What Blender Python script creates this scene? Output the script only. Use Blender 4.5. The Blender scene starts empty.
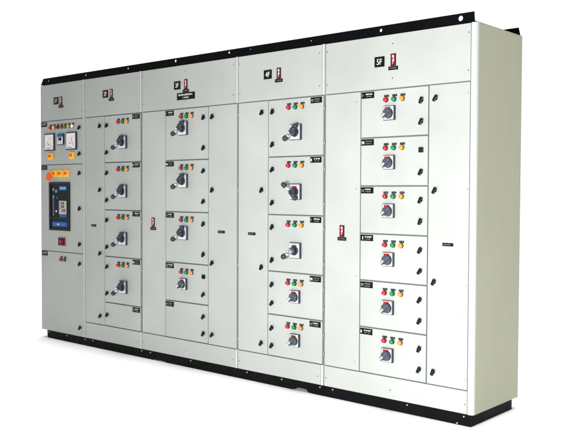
import bpy, bmesh, math, random
from mathutils import Vector, Matrix
random.seed(7)
sc = bpy.context.scene
C = sc.collection

# ------------------------------------------------------------------ materials
def mat(name, col, rough=.45, metal=0., spec=.5, bump=0., bscale=60., var=0., vscale=3., coat=0.):
    m = bpy.data.materials.new(name); m.use_nodes = True
    nt = m.node_tree; b = nt.nodes['Principled BSDF']
    b.inputs['Base Color'].default_value = (*col, 1)
    b.inputs['Roughness'].default_value = rough
    b.inputs['Metallic'].default_value = metal
    b.inputs['Specular IOR Level'].default_value = spec
    b.inputs['Coat Weight'].default_value = coat
    tc = nt.nodes.new('ShaderNodeTexCoord')
    geo = nt.nodes.new('ShaderNodeNewGeometry')
    if var:
        n = nt.nodes.new('ShaderNodeTexNoise'); n.inputs['Scale'].default_value = vscale
        n.inputs['Detail'].default_value = 6
        nt.links.new(geo.outputs['Position'], n.inputs['Vector'])
        r = nt.nodes.new('ShaderNodeMapRange')
        r.inputs['From Min'].default_value = .3; r.inputs['From Max'].default_value = .7
        r.inputs['To Min'].default_value = 1-var; r.inputs['To Max'].default_value = 1+var
        nt.links.new(n.outputs['Fac'], r.inputs['Value'])
        mx = nt.nodes.new('ShaderNodeMix'); mx.data_type = 'RGBA'; mx.blend_type = 'MULTIPLY'
        mx.inputs[0].default_value = 1
        mx.inputs[6].default_value = (*col, 1)
        nt.links.new(r.outputs[0], mx.inputs[7])
        out = mx.outputs[2]
        if 'paint' in name:
            oi = nt.nodes.new('ShaderNodeObjectInfo'); r3 = nt.nodes.new('ShaderNodeMapRange')
            r3.inputs['To Min'].default_value = .975; r3.inputs['To Max'].default_value = 1.025
            nt.links.new(oi.outputs['Random'], r3.inputs['Value'])
            m3 = nt.nodes.new('ShaderNodeMix'); m3.data_type = 'RGBA'; m3.blend_type = 'MULTIPLY'; m3.inputs[0].default_value = 1
            nt.links.new(out, m3.inputs[6]); nt.links.new(r3.outputs[0], m3.inputs[7]); out = m3.outputs[2]
            mp = nt.nodes.new('ShaderNodeMapping'); mp.inputs['Scale'].default_value = (9, 9, 1.3)
            n4 = nt.nodes.new('ShaderNodeTexNoise'); n4.inputs['Scale'].default_value = 1.6; n4.inputs['Detail'].default_value = 8
            nt.links.new(geo.outputs['Position'], mp.inputs[0]); nt.links.new(mp.outputs[0], n4.inputs['Vector'])
            r4 = nt.nodes.new('ShaderNodeMapRange'); r4.inputs['From Min'].default_value = .3; r4.inputs['From Max'].default_value = .7
            r4.inputs['To Min'].default_value = rough-.10; r4.inputs['To Max'].default_value = rough+.12
            nt.links.new(n4.outputs['Fac'], r4.inputs['Value']); nt.links.new(r4.outputs[0], b.inputs['Roughness'])
        nt.links.new(out, b.inputs['Base Color'])
    if bump:
        n = nt.nodes.new('ShaderNodeTexNoise'); n.inputs['Scale'].default_value = bscale
        n.inputs['Detail'].default_value = 3
        nt.links.new(geo.outputs['Position'], n.inputs['Vector'])
        bp = nt.nodes.new('ShaderNodeBump'); bp.inputs['Strength'].default_value = bump
        bp.inputs['Distance'].default_value = .004
        nt.links.new(n.outputs['Fac'], bp.inputs['Height'])
        nt.links.new(bp.outputs[0], b.inputs['Normal'])
    return m

M = dict(
    paint=mat('pebble_grey_paint', (.386, .408, .380), .42, spec=.35, bump=.17, bscale=11, var=.06, vscale=2.2),
    side=mat('side_panel_paint', (.368, .374, .280), .6, spec=.25, bump=.05, bscale=7, var=.015, vscale=1.5),
    post_hl=mat('post_edge_highlight_paint', (.45, .475, .445), .38, spec=.4),  # rounded-edge highlight of the posts put into the colour as lighter grey
    inner=mat('galvanised_inner_frame', (.17, .185, .17), .6, spec=.2),
    black=mat('black_enamel', (.003, .003, .0035), .6, spec=.03, bump=.2, bscale=25, var=.2, vscale=8),
    plinth=mat('black_plinth_paint', (.0035, .0035, .004), .55, spec=.06, bump=.25, bscale=22, var=.25, vscale=9),
    plastic=mat('black_plastic', (.004, .004, .005), .38, spec=.22),
    plate=mat('engraved_plate_black', (.004, .004, .004), .5, spec=.12),
    white=mat('white_engraving', (.78, .78, .76), .5),
    face=mat('white_switch_face', (.74, .75, .78), .4),
    slate=mat('slate_grey_plastic', (.032, .036, .055), .4, spec=.25),
    knob=mat('grey_knob_plastic', (.050, .062, .078), .3, spec=.45),
    lever=mat('dark_grey_lever', (.022, .025, .030), .32, spec=.4),
    steel=mat('polished_steel', (.62, .64, .66), .25, metal=.9),
    brass=mat('brass_pin', (.5, .36, .22), .4, metal=.6),
    screw=mat('zinc_screw', (.30, .25, .20), .4, metal=.5),
    bolt=mat('zinc_bolt', (.5, .5, .5), .35, metal=.4),
    red=mat('red_lens', (.46, .006, .012), .3, coat=.12),
    green=mat('green_lens', (.004, .17, .05), .3, coat=.12),
    amber=mat('amber_lens', (.80, .25, .012), .3, coat=.12),
    yellow=mat('yellow_lens', (.85, .45, .02), .3, coat=.12),
    blue=mat('blue_lens', (.006, .018, .10), .3, coat=.12),
    clear=mat('white_lens', (.85, .84, .8), .2, coat=.5),
    signred=mat('danger_red', (.17, .008, .010), .5, spec=.2),
    yplate=mat('yellow_plastic', (.95, .54, .03), .45, spec=.3),
    oplastic=mat('orange_tag_plastic', (.88, .10, .012), .45, spec=.25),
    dial=mat('dial_paper', (.80, .76, .76), .5),
    pink=mat('dial_scale_ink', (.55, .25, .27), .5),
    needle=mat('needle_ink', (.1, .04, .04), .5),
    teal=mat('breaker_dark_front', (.004, .013, .019), .5, spec=.12),
    bluelab=mat('blue_label', (.008, .10, .36), .45, spec=.2),
    cream=mat('cream_trip_unit', (.50, .42, .36), .45),
    lcd=mat('lcd_dark', (.012, .014, .016), .15, spec=.5),
    grey=mat('mid_grey_print', (.18, .2, .22), .5),
    dred=mat('dark_red_button', (.16, .008, .01), .35),
    floor=mat('white_floor', (.88, .88, .88), .9, spec=.1),
)

# ------------------------------------------------------------------ mesh builder (front faces look toward -y)
class MB:
    def __init__(s): s.bm = bmesh.new(); s.mats = []
    def mi(s, m):
        if m not in s.mats: s.mats.append(m)
        return s.mats.index(m)
    def _merge(s, b, m, smooth=False, mx=None):
        i = s.mi(m)
        if mx is not None: bmesh.ops.transform(b, matrix=mx, verts=b.verts)
        vm = {v: s.bm.verts.new(v.co) for v in b.verts}
        for f in b.faces:
            try: nf = s.bm.faces.new([vm[v] for v in f.verts])
            except ValueError: continue
            nf.material_index = i; nf.smooth = smooth
        b.free(); return s
    def box(s, x0, x1, y0, y1, z0, z1, m, bev=0., seg=2, mx=None):
        b = bmesh.new(); bmesh.ops.create_cube(b, size=1)
        for v in b.verts:
            v.co = Vector(((x0+x1)/2+v.co.x*(x1-x0), (y0+y1)/2+v.co.y*(y1-y0), (z0+z1)/2+v.co.z*(z1-z0)))
        if bev: bmesh.ops.bevel(b, geom=b.edges[:], offset=bev, segments=seg, profile=.5, affect='EDGES')
        return s._merge(b, m, False, mx)
    def cone(s, p0, p1, r0, r1, m, n=20, smooth=True, bev=0.):
        p0, p1 = Vector(p0), Vector(p1); d = p1-p0
        b = bmesh.new(); bmesh.ops.create_cone(b, cap_ends=True, segments=n, radius1=r0, radius2=max(r1, 1e-4), depth=d.length)
        if bev:
            bmesh.ops.bevel(b, geom=[e for e in b.edges if abs(e.verts[0].co.z-e.verts[1].co.z) < 1e-6 and e.verts[0].co.z > 0], offset=bev, segments=2, affect='EDGES')
        q = Vector((0, 0, 1)).rotation_difference(d.normalized()).to_matrix().to_4x4()
        i0 = len(s.bm.faces)
        s._merge(b, m, smooth, Matrix.Translation((p0+p1)/2) @ q)
        s.bm.faces.ensure_lookup_table()
        for f in s.bm.faces[i0:]:
            if len(f.verts) > 4: f.smooth = False
        return s
    def ball(s, c, r, m, sc_=(1, 1, 1), n=16):
        b = bmesh.new(); bmesh.ops.create_uvsphere(b, u_segments=n, v_segments=n//2+2, radius=r)
        return s._merge(b, m, True, Matrix.Translation(c) @ Matrix.Diagonal((*sc_, 1)))
    def prism(s, pts, y0, y1, m, mx=None):            # polygon in x,z between y0 (front) and y1
        b = bmesh.new()
        a = [b.verts.new((x, y0, z)) for x, z in pts]; c = [b.verts.new((x, y1, z)) for x, z in pts]
        b.faces.new(a); b.faces.new(c[::-1]); n = len(pts)
        for i in range(n): b.faces.new((a[i], c[i], c[(i+1) % n], a[(i+1) % n]))
        bmesh.ops.recalc_face_normals(b, faces=b.faces)
        return s._merge(b, m, False, mx)
    def profile(s, pts, z0, z1, m):                    # polygon in x,y extruded in z
        b = bmesh.new()
        a = [b.verts.new((x, y, z0)) for x, y in pts]; c = [b.verts.new((x, y, z1)) for x, y in pts]
        b.faces.new(a); b.faces.new(c[::-1]); n = len(pts)
        for i in range(n): b.faces.new((a[i], c[i], c[(i+1) % n], a[(i+1) % n]))
        bmesh.ops.recalc_face_normals(b, faces=b.faces)
        return s._merge(b, m)
    def text(s, body, cx, cz, h, y, m, wmul=1.):
        cu = bpy.data.curves.new('t', 'FONT'); cu.body = body; cu.size = 1; cu.extrude = .03; cu.offset = 0
        o = bpy.data.objects.new('t', cu); C.objects.link(o)
        dg = bpy.context.evaluated_depsgraph_get(); me = bpy.data.meshes.new_from_object(o.evaluated_get(dg))
        bpy.data.objects.remove(o); bpy.data.curves.remove(cu)
        xs = [v.co.x for v in me.vertices]; ys = [v.co.y for v in me.vertices]
        k = h/(max(ys)-min(ys)); mx_, my_ = (max(xs)+min(xs))/2, (max(ys)+min(ys))/2
        b = bmesh.new(); b.from_mesh(me); bpy.data.meshes.remove(me)
        for v in b.verts:
            v.co = Vector((cx+(v.co.x-mx_)*k*wmul, y-.0004*(v.co.z > 0), cz+(v.co.y-my_)*k))
        return s._merge(b, m)
    def glyphs(s, x0, x1, cz, h, y, m, seed=0):        # unreadable engraved characters
        r = random.Random(seed); x = x0
        while x < x1-h*.45:
            w = h*r.uniform(.4, .62)
            if r.random() < .16: x += h*.5; continue
            t = h*.2
            s.box(x, x+t, y-.0006, y, cz-h/2, cz+h/2, m)
            for zz in r.sample([-.5+.1, 0, .5-.1], r.choice([1, 2, 2])):
                s.box(x+t, x+w, y-.0006, y, cz+zz*h-t/2, cz+zz*h+t/2, m)
            if r.random() < .45: s.box(x+w-t*.9, x+w, y-.0007, y, cz-(h/2)*r.choice([0, 1]), cz+h/2, m)
            x += w+h*.2
        return s
    def mesh(s, name):
        bmesh.ops.recalc_face_normals(s.bm, faces=s.bm.faces)
        me = bpy.data.meshes.new(name); s.bm.to_mesh(me); s.bm.free()
        for m in s.mats: me.materials.append(M[m])
        return me

WLOC = {}
def put(name, me, loc, parent=None, label=None):
    o = bpy.data.objects.new(name, me); C.objects.link(o)
    loc = Vector(loc); WLOC[o] = loc
    if parent is not None:
        o.parent = parent; o.location = loc-WLOC[parent]
    else: o.location = loc
    if label: o['label'] = label
    return o

# ------------------------------------------------------------------ root
ZB = -.068                                              # floor level (cabinet sheets start at z = 0 on the plinth)
W, H, D = 4.333, 2.2, .571
root = put('switchboard', None, (W/2, D/2, ZB))
root['label'] = 'long pale grey electrical switchboard with many doors, rotary switches and coloured lamps, on black plinth'
root['category'] = 'electrical switchboard'

# inner carcass
b = MB()
b.box(.004, W-.012, .019, D-.004, .003, H-.003, 'inner')
put('cabinet_frame', b.mesh('cabinet_frame'), (0, 0, 0), root)
b = MB(); b.box(W-.010, W, .024, D, 0, H, 'side', .0015)
put('side_panel', b.mesh('side_panel'), (0, 0, 0), root, 'khaki grey plain side panel')
b = MB(); b.box(0, .003, .0005, D, 0, H, 'side')
put('side_panel', b.mesh('side_panel'), (0, 0, 0), root)
b = MB(); b.box(.004, W-.012, D-.003, D, .001, H-.001, 'side')
put('back_panel', b.mesh('back_panel'), (0, 0, 0), root)
b = MB(); b.box(.001, W-.001, .020, D-.001, H+.0005, H+.003, 'side')
put('roof_panel', b.mesh('roof_panel'), (0, 0, 0), root)

# ------------------------------------------------------------------ posts (folded edges between the bays)
def post(x0, x1, spans, corner=False):
    if not corner: x0 += .007
    for z0, z1 in spans:
        m = MB()
        if corner:
            m.profile([(x0, .018), (x0, .0005), (x0+.004, -.001), (x1-.018, -.001), (x1-.006, .003), (x1, .012), (x1, .0235), (x0, .0235)], z0, z1, 'post_hl')
        else:
            m.profile([(x0, .018), (x0, .000), (x0+.004, -.002), (x1-.009, -.001), (x1-.0045, .003), (x1-.004, .018)], z0, z1, 'post_hl')
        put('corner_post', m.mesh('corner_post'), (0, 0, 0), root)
full = [(.001, H)]
part = [(.001, .1335), (1.878, H)]
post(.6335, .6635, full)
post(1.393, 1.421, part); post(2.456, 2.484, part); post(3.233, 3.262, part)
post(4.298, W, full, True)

# ------------------------------------------------------------------ sheets
T = .016
SHEETS = {}
def sheet(name, x0, x1, z0, z1, label=None):
    if name == 'door': x0 += .0015; x1 -= .0015
    key = (round(x1-x0, 4), round(z1-z0, 4))
    if key not in SHEETS:
        w, h = key
        SHEETS[key] = MB().box(-w/2, w/2, 0, T, -h/2, h/2, 'paint', .0022, 2).mesh(name)
    return put(name, SHEETS[key], ((x0+x1)/2, 0, (z0+z1)/2), root, label)

me_screw = MB().cone((0, .0005, 0), (0, -.002, 0), .0052, .0042, 'screw', 10).box(-.0038, .0038, -.0024, -.0019, -.0007, .0007, 'plastic').mesh('screw')
me_pin = MB().cone((0, .006, -.012), (0, .006, .012), .0036, .0036, 'brass', 10).mesh('hinge_pin')
me_vpin = MB().cone((0, .0005, 0), (0, -.0018, 0), .004, .0034, 'screw', 10).mesh('rivet')
def screws(par, pts):
    for x, z in pts: put('screw', me_screw, (x, 0, z), par)

# latches: quarter-turn lock with a wing
def latch_mesh(rot):
    m = MB()
    m.cone((0, .001, 0), (0, -.004, 0), .0110, .0105, 'plastic', 18)
    m.cone((0, -.004, 0), (0, -.012, 0), .0085, .0080, 'plastic', 16)
    m.box(-.0088, .0088, -.020, -.009, -.0195, .012, 'plastic', .003, 2, Matrix.Rotation(rot, 4, 'Y'))
    m.box(-.0095, .0110, -.017, -.0095, -.002, .0200, 'plastic', .003, 2, Matrix.Rotation(rot, 4, 'Y'))
    return m.mesh('latch')
LAT = [latch_mesh(r) for r in (.42, .55, .30, .48)]
lat_sq = MB().box(-.0145, .0145, -.012, .001, -.0155, .0155, 'plastic', .003).box(-.006, .006, -.02, -.011, -.0125, .0125, 'plastic', .002).mesh('latch')
LC = [0]
def latch(par, x, z, square=False):
    LC[0] += 1
    put('latch', lat_sq if square else LAT[(LC[0]*7 % 5) % 4], (x, 0, z), par)

# indicator lamps + their small tags
def lamp_mesh(c):
    m = MB()
    m.cone((0, .001, 0), (0, -.006, 0), .0165, .0155, 'lever' if c != 'clear' else 'grey', 24)
    m.cone((0, -.006, 0), (0, -.016, 0), .0142, .0132, c, 24)
    m.ball((0, -.016, 0), .0132, c, (1, .62, 1), 20)
    return m.mesh('indicator_lamp')
LAMP = {c: lamp_mesh(c) for c in ('red', 'green', 'amber', 'yellow', 'blue', 'clear')}
WORD = dict(red='red', green='green', amber='amber', yellow='yellow', blue='dark blue', clear='white')
TAG = [MB().box(-.0165, .0165, -.0025, .0005, -.0062, .0062, 'plate').glyphs(-.012, .013, 0, .004, -.0025, 'grey', k).mesh('lamp_tag') for k in range(4)]
def lamp(par, x, z, c, tag=True, k=0):
    put('indicator_lamp', LAMP[c], (x, 0, z), par, WORD[c]+' indicator lamp')
    if tag: put('lamp_tag', TAG[k % 4], (x+.003, 0, z+.0225), par)

# engraved door label
DL = []
for k in range(6):
    m = MB().box(-.0465, .0465, -.003, .0005, -.019, .019, 'plate', .0006, 1)
    m.glyphs(-.041, -.020, -.001, .017, -.003, 'grey' if k % 2 else 'white', 40+k)
    m.glyphs(-.014, .036, .006, .0075, -.003, 'white' if k % 3 else 'grey', 60+k); m.glyphs(-.010, .030, -.0075, .0065, -.003, 'grey', 80+k)
    DL.append(m.mesh('door_label'))
def door_label(par, x, z, k): put('door_label', DL[k % 6], (x, 0, z), par)
SL = MB().box(-.035, .035, -.0025, .0005, -.0095, .0095, 'plate', .0005, 1).glyphs(-.026, .027, 0, .006, -.0025, 'grey', 5).mesh('small_label')

# danger sign with lightning bolt, and the caption plate below it
m = MB()
m.box(-.019, .019, -.003, .0005, -.037, .037, 'plate', .0012, 1)
m.box(-.0140, .0140, -.0036, -.003, -.033, .033, 'signred')
m.prism([(.005, .012), (-.007, -.004), (-.001, -.004), (-.005, -.026), (.008, .000), (.002, .000), (.008, .012)], -.0044, -.0037, 'white')
m.cone((0, -.0037, .021), (0, -.0044, .021), .0068, .0068, 'white', 16); m.box(-.004, .004, -.0048, -.0044, .013, .017, 'white')
m.cone((-.0026, -.0045, .021), (-.0026, -.0049, .021), .0016, .0016, 'signred', 8); m.cone((.0026, -.0045, .021), (.0026, -.0049, .021), .0016, .0016, 'signred', 8)
DS = m.mesh('danger_sign')
CP = MB().box(-.034, .034, -.0032, .0005, -.011, .011, 'plate', .0005, 1).glyphs(-.026, .027, 0, .007, -.0032, 'grey', 9).mesh('caption_plate')
def danger(par, x, z):
    put('danger_sign', DS, (x, 0, z), par, 'red danger sign with white bolt')
    put('caption_plate', CP, (x, 0, z-.0495), par)
def nameplate(par, x, z, s):
    m = MB().box(-.036, .036, -.003, .0005, -.031, .031, 'plate', .0006, 1).text(s, 0, 0, .034, -.0032, 'white', .86)
    put('nameplate', m.mesh('nameplate'), (x, 0, z), par, 'black square nameplate reading '+s)

# rotary switch, compact
def small_rotary(ang):
    m = MB()
    m.box(-.0405, .0405, -.018, .0005, -.043, .043, 'slate', .003, 2)
    m.box(-.036, .0345, -.0190, -.018, -.039, .039, 'face', .0008, 1)
    m.box(-.028, .014, -.0200, -.0191, .020, .036, 'red')
    m.cone((0, -.017, -.002), (0, -.022, -.002), .0335, .0325, 'lever', 30)
    m.cone((0, -.022, -.002), (0, -.044, -.002), .0310, .0275, 'knob', 30, bev=.003)
    R = Matrix.Translation((0, 0, -.002)) @ Matrix.Rotation(ang, 4, 'Y')
    m.box(-.0115, .0115, -.058, -.038, -.034, .031, 'knob', .005, 2, R)
    m.box(-.0045, .0045, -.0592, -.0578, -.029, -.004, 'face', 0, 1, R)
    m.box(-.0062, .0062, -.055, -.040, -.0352, -.0341, 'white', 0, 1, R)
    return m.mesh('rotary_switch')
SR = [small_rotary(a) for a in (.80, .74, .86)]
# rotary switch, large with a lever
def big_rotary(tip, tail):
    m = MB()
    m.box(-.048, .048, -.018, .0005, -.053, .053, 'slate', .005, 3)
    m.box(-.043, .041, -.0192, -.018, -.048, .047, 'face', .0008, 1)
    m.box(-.036, .034, -.0196, -.0192, -.041, .040, 'lever'); m.box(-.034, .032, -.0201, -.0196, -.039, .038, 'face')
    if tip[2] > 0 or tail is None: m.box(-.022, .02, -.0212, -.0203, .024, .037, 'red')
    m.cone((0, -.019, 0), (0, -.030, 0), .034, .031, 'slate', 30)
    m.cone((0, -.030, 0), (0, -.052, 0), .026, .022, 'lever', 28, bev=.003)
    hub = Vector((0, -.052, 0)); tip = Vector(tip)
    m.ball(hub, .0220, 'knob', (1, .5, 1), 20)
    m.cone(hub, hub.lerp(tip, .22), .0175, .0155, 'steel' if tail is None else 'lever', 16)
    m.cone(hub.lerp(tip, .20), tip, .0150, .0145, 'steel', 16)
    m.cone(hub.lerp(tip, .86), hub.lerp(tip, 1.14), .0185, .0180, 'lever', 18)
    m.ball(hub.lerp(tip, 1.14), .0182, 'lever')
    if tail is not None:
        tail = Vector(tail); m.cone(hub, tail, .0215, .0180, 'lever', 18); m.ball(tail, .0190, 'lever')
    return m.mesh('rotary_switch')
BRD = big_rotary((-.022, -.085, -.040), (.026, -.046, .038))
BRU = big_rotary((-.030, -.085, .041), (.026, -.046, -.040))
BRS = big_rotary((-.030, -.085, -.034), None)

# ------------------------------------------------------------------ top cover panels
def cover(x0, x1, name, nx, nz, sx, sz, extra=()):
    xe = x1 if x1 > 4 else x1+.007
    c = sheet('cover_panel', x0, xe, 1.8785, H-.0015)
    screws(c, [(x0+.012, 2.147), (x0+.012, 1.937), (x1-.012, 2.147), (x1-.012, 1.937)]+list(extra))
    nameplate(c, nx, nz, name); danger(c, sx, sz); return c
cover(.0035, .630, '1F', .2445, 2.048, .319, 2.043)
cover(.669, 1.389, '2F', .958, 2.055, 1.037, 2.053)
c3 = cover(1.428, 2.452, '3F', 1.846, 2.052, 1.941, 2.054, [(1.936, 2.147), (1.936, 1.930)])
cover(2.490, 3.229, '4F', 2.768, 2.050, 2.868, 2.050)
cover(3.269, 4.294, '5F', 3.683, 2.043, 3.782, 2.046, [(3.777, 2.143), (3.777, 1.937)])
m = MB().box(-.098, .098, -.0035, .0005, -.026, .026, 'plate', .0006, 1)
m.glyphs(-.080, .082, .010, .012, -.0035, 'white', 21); m.glyphs(-.035, .04, -.011, .010, -.0035, 'white', 22)
put('title_plate', m.mesh('title_plate'), (1.942, 0, 1.966), c3, 'wide black title plate')

# ------------------------------------------------------------------ kick panels
for x0, x1, ex in ((.669, 1.389, ()), (1.428, 2.452, (1.943,)), (2.490, 3.229, ()), (3.269, 4.294, (3.779,))):
    k = sheet('kick_panel', x0, x1 if x1 > 4 else x1+.007, .0015, .1325)
    screws(k, [(x0+.014, .056), (x1-.014, .056)]+[(e, .056) for e in ex])

# ------------------------------------------------------------------ cable alley doors
G = .003
def alley(x0, x1, lx, rx, lab=None, sym=None, pin=None):
    d = sheet('door', x0, x1, .1385, 1.8725)
    if lx: [latch(d, lx, z) for z in (1.795, 1.265, .735, .211)]
    if rx: [put('rivet', me_vpin, (rx, 0, z), d) for z in (1.812, 1.272, .731, .193)]
    if pin: [put('hinge_pin', me_pin, (pin, 0, z), d) for z in (1.795, 1.265, .735, .211)]
    if lab: put('small_label', SL, (lab[0], 0, lab[1]), d)
    if sym: danger(d, sym[0], sym[1])
alley(.669, .9385, .886, None, (.791, .965))
alley(1.428, 1.7065, None, 1.676, None, (1.565, 1.013))
alley(2.1865, 2.474, 2.231, None, (2.321, .964), None, 2.481)
alley(2.490, 2.7705, 2.719, None, (2.622, .962))
alley(3.269, 3.5435, None, 3.514, None, (3.406, 1.008))
alley(4.0305, 4.2945, 4.076, 4.283, (4.163, .956))

# ------------------------------------------------------------------ feeder doors
def column(x0, x1, seams, lx, latches, labx, lampx, swx, items, pinx, labside_h=.038, dz=.0275):
    for i in range(len(seams)-1):
        zt, zb = seams[i], seams[i+1]
        d = sheet('door', x0, x1, zb+G+.0012, zt-G-.0012)
        for j, z in enumerate(latches[i]): latch(d, lx, z, square=(j == 0 and items[i] and items[i][0] == 'sq'))
        door_label(d, labx, zt-dz, i+int(x0*10))
        it = items[i]
        if not it: pass
        else:
            for k, c in enumerate(('red', 'green', 'amber')): lamp(d, lampx+.058*k, zt-.061-it[2], c, True, i+k)
            kind, z = it[0], it[1]
            me = {'d': BRD, 'u': BRU, 's': BRS}.get(kind) or SR[i % 3]
            put('rotary_switch', me, (swx, 0, z), d)
        if pinx:
            for z in latches[i]: put('hinge_pin', me_pin, (pinx, 0, z), d)
A = [1.875, 1.490, 1.100, .715]
column(.9435, 1.405, A+[.3325, .1355], .981,
       [(1.795, 1.573), (1.404, 1.181), (1.016, .794), (.630, .410), (.230,)],
       1.3545, 1.130, 1.197, [('d', 1.649, 0), ('d', 1.254, 0), ('d', .870, 0), ('d', .477, .003), None], 1.414)
column(1.7115, 2.1805, A+[.420, .1355], 2.139,
       [(1.795, 1.573), (1.405, 1.181), (1.016, .792), (.628, .497), (.333, .208)],
       1.760, 1.893, 1.920, [('d', 1.727, 0), ('d', 1.333, 0), ('d', .943, 0), ('sq', .559, .007), None], None)
column(2.7755, 3.250, A+[.420, .1355], 2.817,
       [(1.795, 1.573), (1.404, 1.180), (1.015, .791), (.624, .497), (.327, .207)],
       3.192, 2.958, 3.026, [('d', 1.648, 0), ('u', 1.255, 0), ('s', .866, .004), ('r', .559, .009), ('r', .268, .006)], 3.2575)
column(3.5485, 4.0255, [1.875, 1.587, 1.2925, 1.000, .710, .420, .1355], 3.982,
       [(1.790, 1.666), (1.502, 1.372), (1.208, 1.083), (.914, .791), (.622, .498), (.333, .211)],
       3.5985, 3.733, 3.762, [('r', 1.729, .003), ('sq', 1.434, .005), ('r', 1.142, .002), ('r', .849, .003), ('r', .558, .005), ('r', .268, .006)], None)

# ------------------------------------------------------------------ incomer bay (leftmost)
d1 = sheet('door', .0025, .6385, 1.490, 1.8725)
d2 = sheet('door', .0025, .6385, .720, 1.484)
d3 = sheet('door', .0025, .6385, .0015, .714)
for d, zs in ((d1, (1.796, 1.573)), (d2, (1.407, 1.104, .797)), (d3, (.629, .078))):
    for z in zs: latch(d, .597, z)
for k, (d, z) in enumerate(((d1, 1.847), (d2, 1.462), (d3, .692))): door_label(d, .052, z, k+2)
for k, c in enumerate(('red', 'yellow', 'blue', 'red', 'green', 'amber', 'clear')): lamp(d1, .160+.0563*k, 1.814, c, True, k)
lamp(d3, .314, .650, 'red'); lamp(d3, .368, .650, 'green', True, 1)
def meter(seed, ang):
    m = MB()
    m.box(-.077, .077, -.014, .0005, -.077, .077, 'slate', .004, 2)
    m.box(-.066, .066, -.0152, -.014, -.066, .066, 'dial', .001, 1)
    cx, cz, r = .045, -.045, .088
    for i in range(13):
        a = math.radians(92+i*7)
        m.box(-.0011, .0011, -.0158, -.0153, r-(.012 if i % 3 == 0 else .007), r, 'pink', 0, 1,
              Matrix.Translation((cx, 0, cz)) @ Matrix.Rotation(math.radians(90)-a, 4, 'Y'))
    m.box(-.0012, .0012, -.0175, -.0165, 0, .083, 'needle', 0, 1, Matrix.Translation((cx, 0, cz)) @ Matrix.Rotation(math.radians(90-ang), 4, 'Y'))
    m.box(-.066, .066, -.0168, -.0153, -.066, -.046, 'face'); m.glyphs(-.05, .02, -.056, .010, -.0168, 'grey', seed)
    m.glyphs(-.02, .015, -.02, .014, -.0153, 'pink', seed+3)
    return m.mesh('panel_meter')
put('panel_meter', meter(31, 150), (.150, 0, 1.687), d1, 'square analogue meter with white dial')
put('panel_meter', meter(35, 118), (.482, 0, 1.687), d1, 'square analogue meter with white dial')
m = MB().box(-.048, .048, -.014, .0005, -.049, .049, 'slate', .003, 2).box(-.042, .042, -.0155, -.014, .026, .043, 'bluelab')
m.box(-.040, .040, -.0155, -.014, -.042, .022, 'face').box(-.024, .022, -.017, -.0155, -.012, .018, 'lcd', .002, 1)
m.cone((0, -.017, .003), (0, -.024, .003), .013, .012, 'lcd', 18).glyphs(-.03, .03, -.029, .010, -.0155, 'grey', 77)
put('digital_meter', m.mesh('digital_meter'), (.322, 0, 1.706), d1, 'small digital meter with blue header')
def yellow_switch():
    m = MB()
    m.box(-.037, .037, -.012, .0005, -.029, .029, 'yplate', .003, 2)
    m.cone((-.004, -.012, 0), (-.004, -.022, 0), .0135, .0125, 'oplastic', 20, bev=.002)
    m.box(-.0085, .0005, -.028, -.020, -.012, .012, 'oplastic', .002, 2)
    return m.mesh('selector_switch')
YS = yellow_switch()
for x in (.163, .484): put('selector_switch', YS, (x, 0, 1.562), d1, 'yellow selector switch with red knob')
for x in (.222, .312, .404): put('selector_switch', YS, (x, 0, 1.407), d2, 'yellow selector switch with red knob')
# orange lock-out tag hanging from the first of them
m = MB()
m.box(-.036, .030, -.036, -.028, -.050, .012, 'oplastic', .003, 2, Matrix.Rotation(.28, 4, 'Y'))
m.cone((.005, -.036, .018), (.010, -.012, .030), .007, .007, 'oplastic', 12)
m.box(-.030, .030, -.026, -.002, -.002, .032, 'yplate', .003, 2)
put('lockout_tag', m.mesh('lockout_tag'), (.176, 0, 1.395), d2, 'orange tag hanging at the yellow switches')
# air circuit breaker seen through its door cut-out
m = MB()
for x0, x1, z0, z1 in ((-.157, -.133, -.213, .213), (.137, .157, -.213, .213), (-.133, .137, .193, .213), (-.133, .137, -.213, -.195), (-.133, .137, -.110, -.096)):
    m.box(x0, x1, -.010, .0005, z0, z1, 'plastic')
m.box(-.133, .137, -.004, .0005, -.195, .193, 'teal')
m.box(-.004, .110, -.006, -.004, .140, .180, 'bluelab'); m.glyphs(.010, .10, .160, .014, -.006, 'white', 90)
for z in (.15, .085): m.cone((-.088, -.004, z), (-.088, -.010, z), .014, .013, 'grey', 16)
m.cone((-.045, -.004, .135), (-.045, -.010, .135), .016, .015, 'grey', 16); m.cone((-.03, -.004, .075), (-.03, -.009, .075), .011, .010, 'bluelab', 16)
m.box(-.100, -.094, -.0052, -.004, -.085, .070, 'grey')
for i in range(12): m.box(-.094, -.080, -.0052, -.004, -.080+i*.0125, -.077+i*.0125, 'grey')
m.cone((-.045, -.004, -.042), (-.045, -.010, -.042), .009, .008, 'clear', 14)
m.box(.005, .112, -.014, -.004, -.068, .050, 'cream', .003, 2)
m.box(.040, .085, -.0155, -.014, -.010, .038, 'lcd', .001, 1); m.box(.045, .080, -.0160, -.0155, .000, .030, 'grey')
m.box(.005, .112, -.008, -.004, -.094, -.071, 'bluelab')
for i in range(3): m.box(.018, .032, -.0152, -.014, -.02+i*.022, -.012+i*.022, 'dred')
m.box(.040, .105, -.0150, -.014, -.05, -.02, 'grey'); m.cone((.09, -.014, -.035), (.09, -.018, -.035), .008, .007, 'lcd', 12)
m.box(-.110, .115, -.0062, -.004, -.178, -.137, 'bluelab'); m.glyphs(-.03, .02, -.158, .016, -.0062, 'white', 91); m.glyphs(-.09, -.045, -.158, .010, -.0062, 'grey', 92); m.glyphs(.04, .09, -.158, .010, -.0062, 'grey', 93)
put('circuit_breaker', m.mesh('circuit_breaker'), (.294, 0, 1.118), d2, 'black framed breaker window with blue labels')
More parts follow.
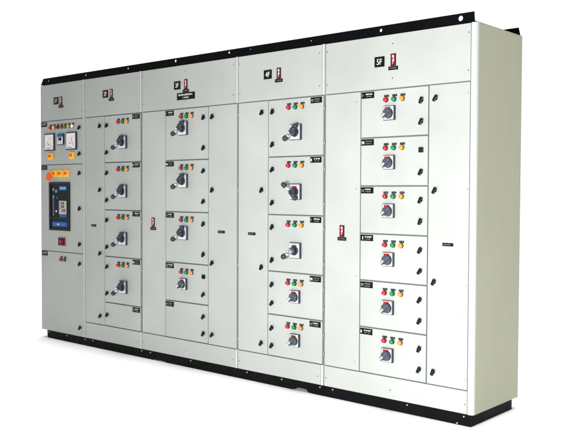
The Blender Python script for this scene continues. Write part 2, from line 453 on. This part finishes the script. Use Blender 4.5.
m = MB().box(-.052, .052, -.010, .0005, -.036, .036, 'dred', .004, 2).box(-.040, .040, -.014, -.010, -.026, .026, 'plate', .003, 2)
m.box(-.006, .006, -.020, -.014, -.02, .02, 'red', .002, 1); m.box(-.034, -.016, -.017, -.014, -.016, .016, 'dred', .002, 1); m.box(.016, .034, -.017, -.014, -.016, .016, 'dred', .002, 1)
put('push_button_plate', m.mesh('push_button_plate'), (.326, 0, .809), d2, 'dark red push button plate')

# ------------------------------------------------------------------ lifting rails on top, with holes
def rail(name, x0, x1, y0, y1, z0, z1, holes, slant_l=.0, slant_r=0.):
    bm = bmesh.new()
    outer = [(x0, z0), (x1, z0), (x1-slant_r, z1), (x0+slant_l, z1)]
    loops = [outer]+[[(hx+.82*r*math.cos(t*math.tau/14), hz+.82*r*math.sin(t*math.tau/14)) for t in range(14)] for hx, hz, r in holes]
    for y in (y0, y1):
        es = []
        for lp in loops:
            vs = [bm.verts.new((x, y, z)) for x, z in lp]
            es += [bm.edges.new((vs[i], vs[(i+1) % len(vs)])) for i in range(len(vs))]
        bmesh.ops.triangle_fill(bm, use_beauty=True, edges=es)
    bm.verts.ensure_lookup_table(); n = 0; tot = sum(len(l) for l in loops)
    for lp in loops:
        k = len(lp)
        for i in range(k):
            a, c_ = n+i, n+(i+1) % k
            bm.faces.new((bm.verts[a], bm.verts[c_], bm.verts[c_+tot], bm.verts[a+tot]))
        n += k
    m = MB(); m._merge(bm, 'black')
    s_ = 1 if y0 < D/2 else -1                          # lower leg of the angle, lying on the roof
    ya, yb = sorted((y1 if s_ > 0 else y0, (y1+.045) if s_ > 0 else (y0-.045)))
    m.box(x0+.002, x1-.002, ya, yb, z0+.0005, z0+.006, 'black')
    return put(name, m.mesh(name), (0, 0, 0), root)
zr = H+.0035
front_holes = [(.123, 2.234, .009), (.683, 2.235, .010), (1.254, 2.237, .010), (1.825, 2.238, .0135), (2.395, 2.239, .011),
               (2.602, 2.239, .006), (3.145, 2.233, .006), (3.690, 2.232, .0125), (4.229, 2.231, .019)]
rail('lifting_rail', .004, 4.316, -.001, .005, zr, 2.2585, front_holes, .040, .003)
rail('lifting_rail', .004, 4.322, D-.008, D-.002, zr, 2.256, [(.12+.57*i, 2.234, .010) for i in range(8)], .03, .012)

# ------------------------------------------------------------------ plinth
m = MB()
X0, X1, ZT = .082, 4.318, -.001
pts = [(X0, ZT), (X1, ZT), (X1, ZB+.001), (3.165, ZB+.001), (3.135, ZB+.003), (3.115, ZB+.021), (3.030, ZB+.021), (3.012, ZB+.006), (2.985, ZB+.001),
       (1.72, ZB+.001), (1.70, ZB+.006), (1.64, ZB+.010), (1.60, ZB+.005), (1.575, ZB+.008), (1.55, ZB+.001), (X0+.02, ZB+.001), (X0+.004, ZB+.012)]
m.prism(pts, .003, .011, 'plinth')
m.box(X1-.008, X1, .0115, .512, ZB+.001, ZT, 'plinth'); m.box(X0, X0+.008, .0115, .512, ZB+.001, ZT, 'plinth')
m.box(X0, X1, .5125, .520, ZB+.001, ZT, 'plinth')
m.box(X0+.009, X1-.009, .0115, .05, ZT-.008, ZT-.0005, 'plinth')
pl = put('plinth', m.mesh('plinth'), (0, 0, 0), root)
me_b = MB().cone((0, .002, 0), (0, -.005, 0), .0050, .0044, 'bolt', 6, False).mesh('bolt')
for x in (.114, .392, .665, .775, 1.422, 1.529, 1.996, 2.579, 2.904, 3.235, 3.339, 3.90, 4.277): put('bolt', me_b, (x, .002, -.0135), pl)
put('bolt', me_b, (4.234, .002, -.058), pl)

# ------------------------------------------------------------------ floor
m = MB(); s = 9
m.box(-s+2, s+3, -s+1, s+1, ZB-.02, ZB, 'floor')
f = put('floor', m.mesh('floor'), (0, 0, 0)); f['kind'] = 'structure'

# ------------------------------------------------------------------ world: white backdrop; dimming behind camera and at right added to shade the faces
w = bpy.data.worlds.new('World'); sc.world = w; w.use_nodes = True
nt = w.node_tree; bg = nt.nodes['Background']
tc = nt.nodes.new('ShaderNodeTexCoord'); dot = nt.nodes.new('ShaderNodeVectorMath'); dot.operation = 'DOT_PRODUCT'
dot.inputs[1].default_value = Vector((-.5, .87, 0)).normalized()
nt.links.new(tc.outputs['Generated'], dot.inputs[0])
mr = nt.nodes.new('ShaderNodeMapRange'); mr.inputs['From Min'].default_value = -.55; mr.inputs['From Max'].default_value = .25
mr.inputs['To Min'].default_value = .06; mr.inputs['To Max'].default_value = 1.14
nt.links.new(dot.outputs['Value'], mr.inputs['Value']); nt.links.new(mr.outputs[0], bg.inputs['Strength'])
bg.inputs['Color'].default_value = (1, 1, 1, 1)

def light(name, typ, loc, target, energy, col, **kw):
    l = bpy.data.lights.new(name, typ); l.energy = energy; l.color = col
    for k, v in kw.items(): setattr(l, k, v)
    o = bpy.data.objects.new(name, l); C.objects.link(o); o.location = loc
    o.rotation_euler = (Vector(target)-Vector(loc)).to_track_quat('-Z', 'Y').to_euler(); return o
light('added_floor_fill', 'SUN', (2, -2, 6), (2, -2, 0), 2.5, (1, 1, 1), angle=math.radians(20))  # added fill from straight above to whiten the floor, no known source
light('key_lamp', 'SPOT', (5.15, -4.1, .9), (4.5, 0, .8), 1260, (.99, .99, 1), spot_size=math.radians(114), spot_blend=1., shadow_soft_size=.35)

# ------------------------------------------------------------------ camera
F, yaw, pitch, roll = 815.609, -.714807, -.0311366, .00406427
cy, sy, cp, sp, cr, sr = math.cos(yaw), math.sin(yaw), math.cos(pitch), math.sin(pitch), math.cos(roll), math.sin(roll)
fwd = Vector((sy*cp, cy*cp, sp)); right = Vector((cy, -sy, 0)); up = right.cross(fwd)
r2 = cr*right+sr*up; u2 = -sr*right+cr*up
cam = bpy.data.cameras.new('camera'); co = bpy.data.objects.new('camera', cam); C.objects.link(co)
R = Matrix((r2, u2, -fwd)).transposed().to_4x4()
co.matrix_world = Matrix.Translation((6.51763, -4.12143, 1.25247)) @ R
cam.sensor_width = 36; cam.lens = F/573*36; cam.clip_start = .05; cam.clip_end = 200
sc.camera = co
vs = sc.view_settings; vs.view_transform = 'Standard'; vs.look = 'None'; vs.exposure = 0; vs.gamma = 1
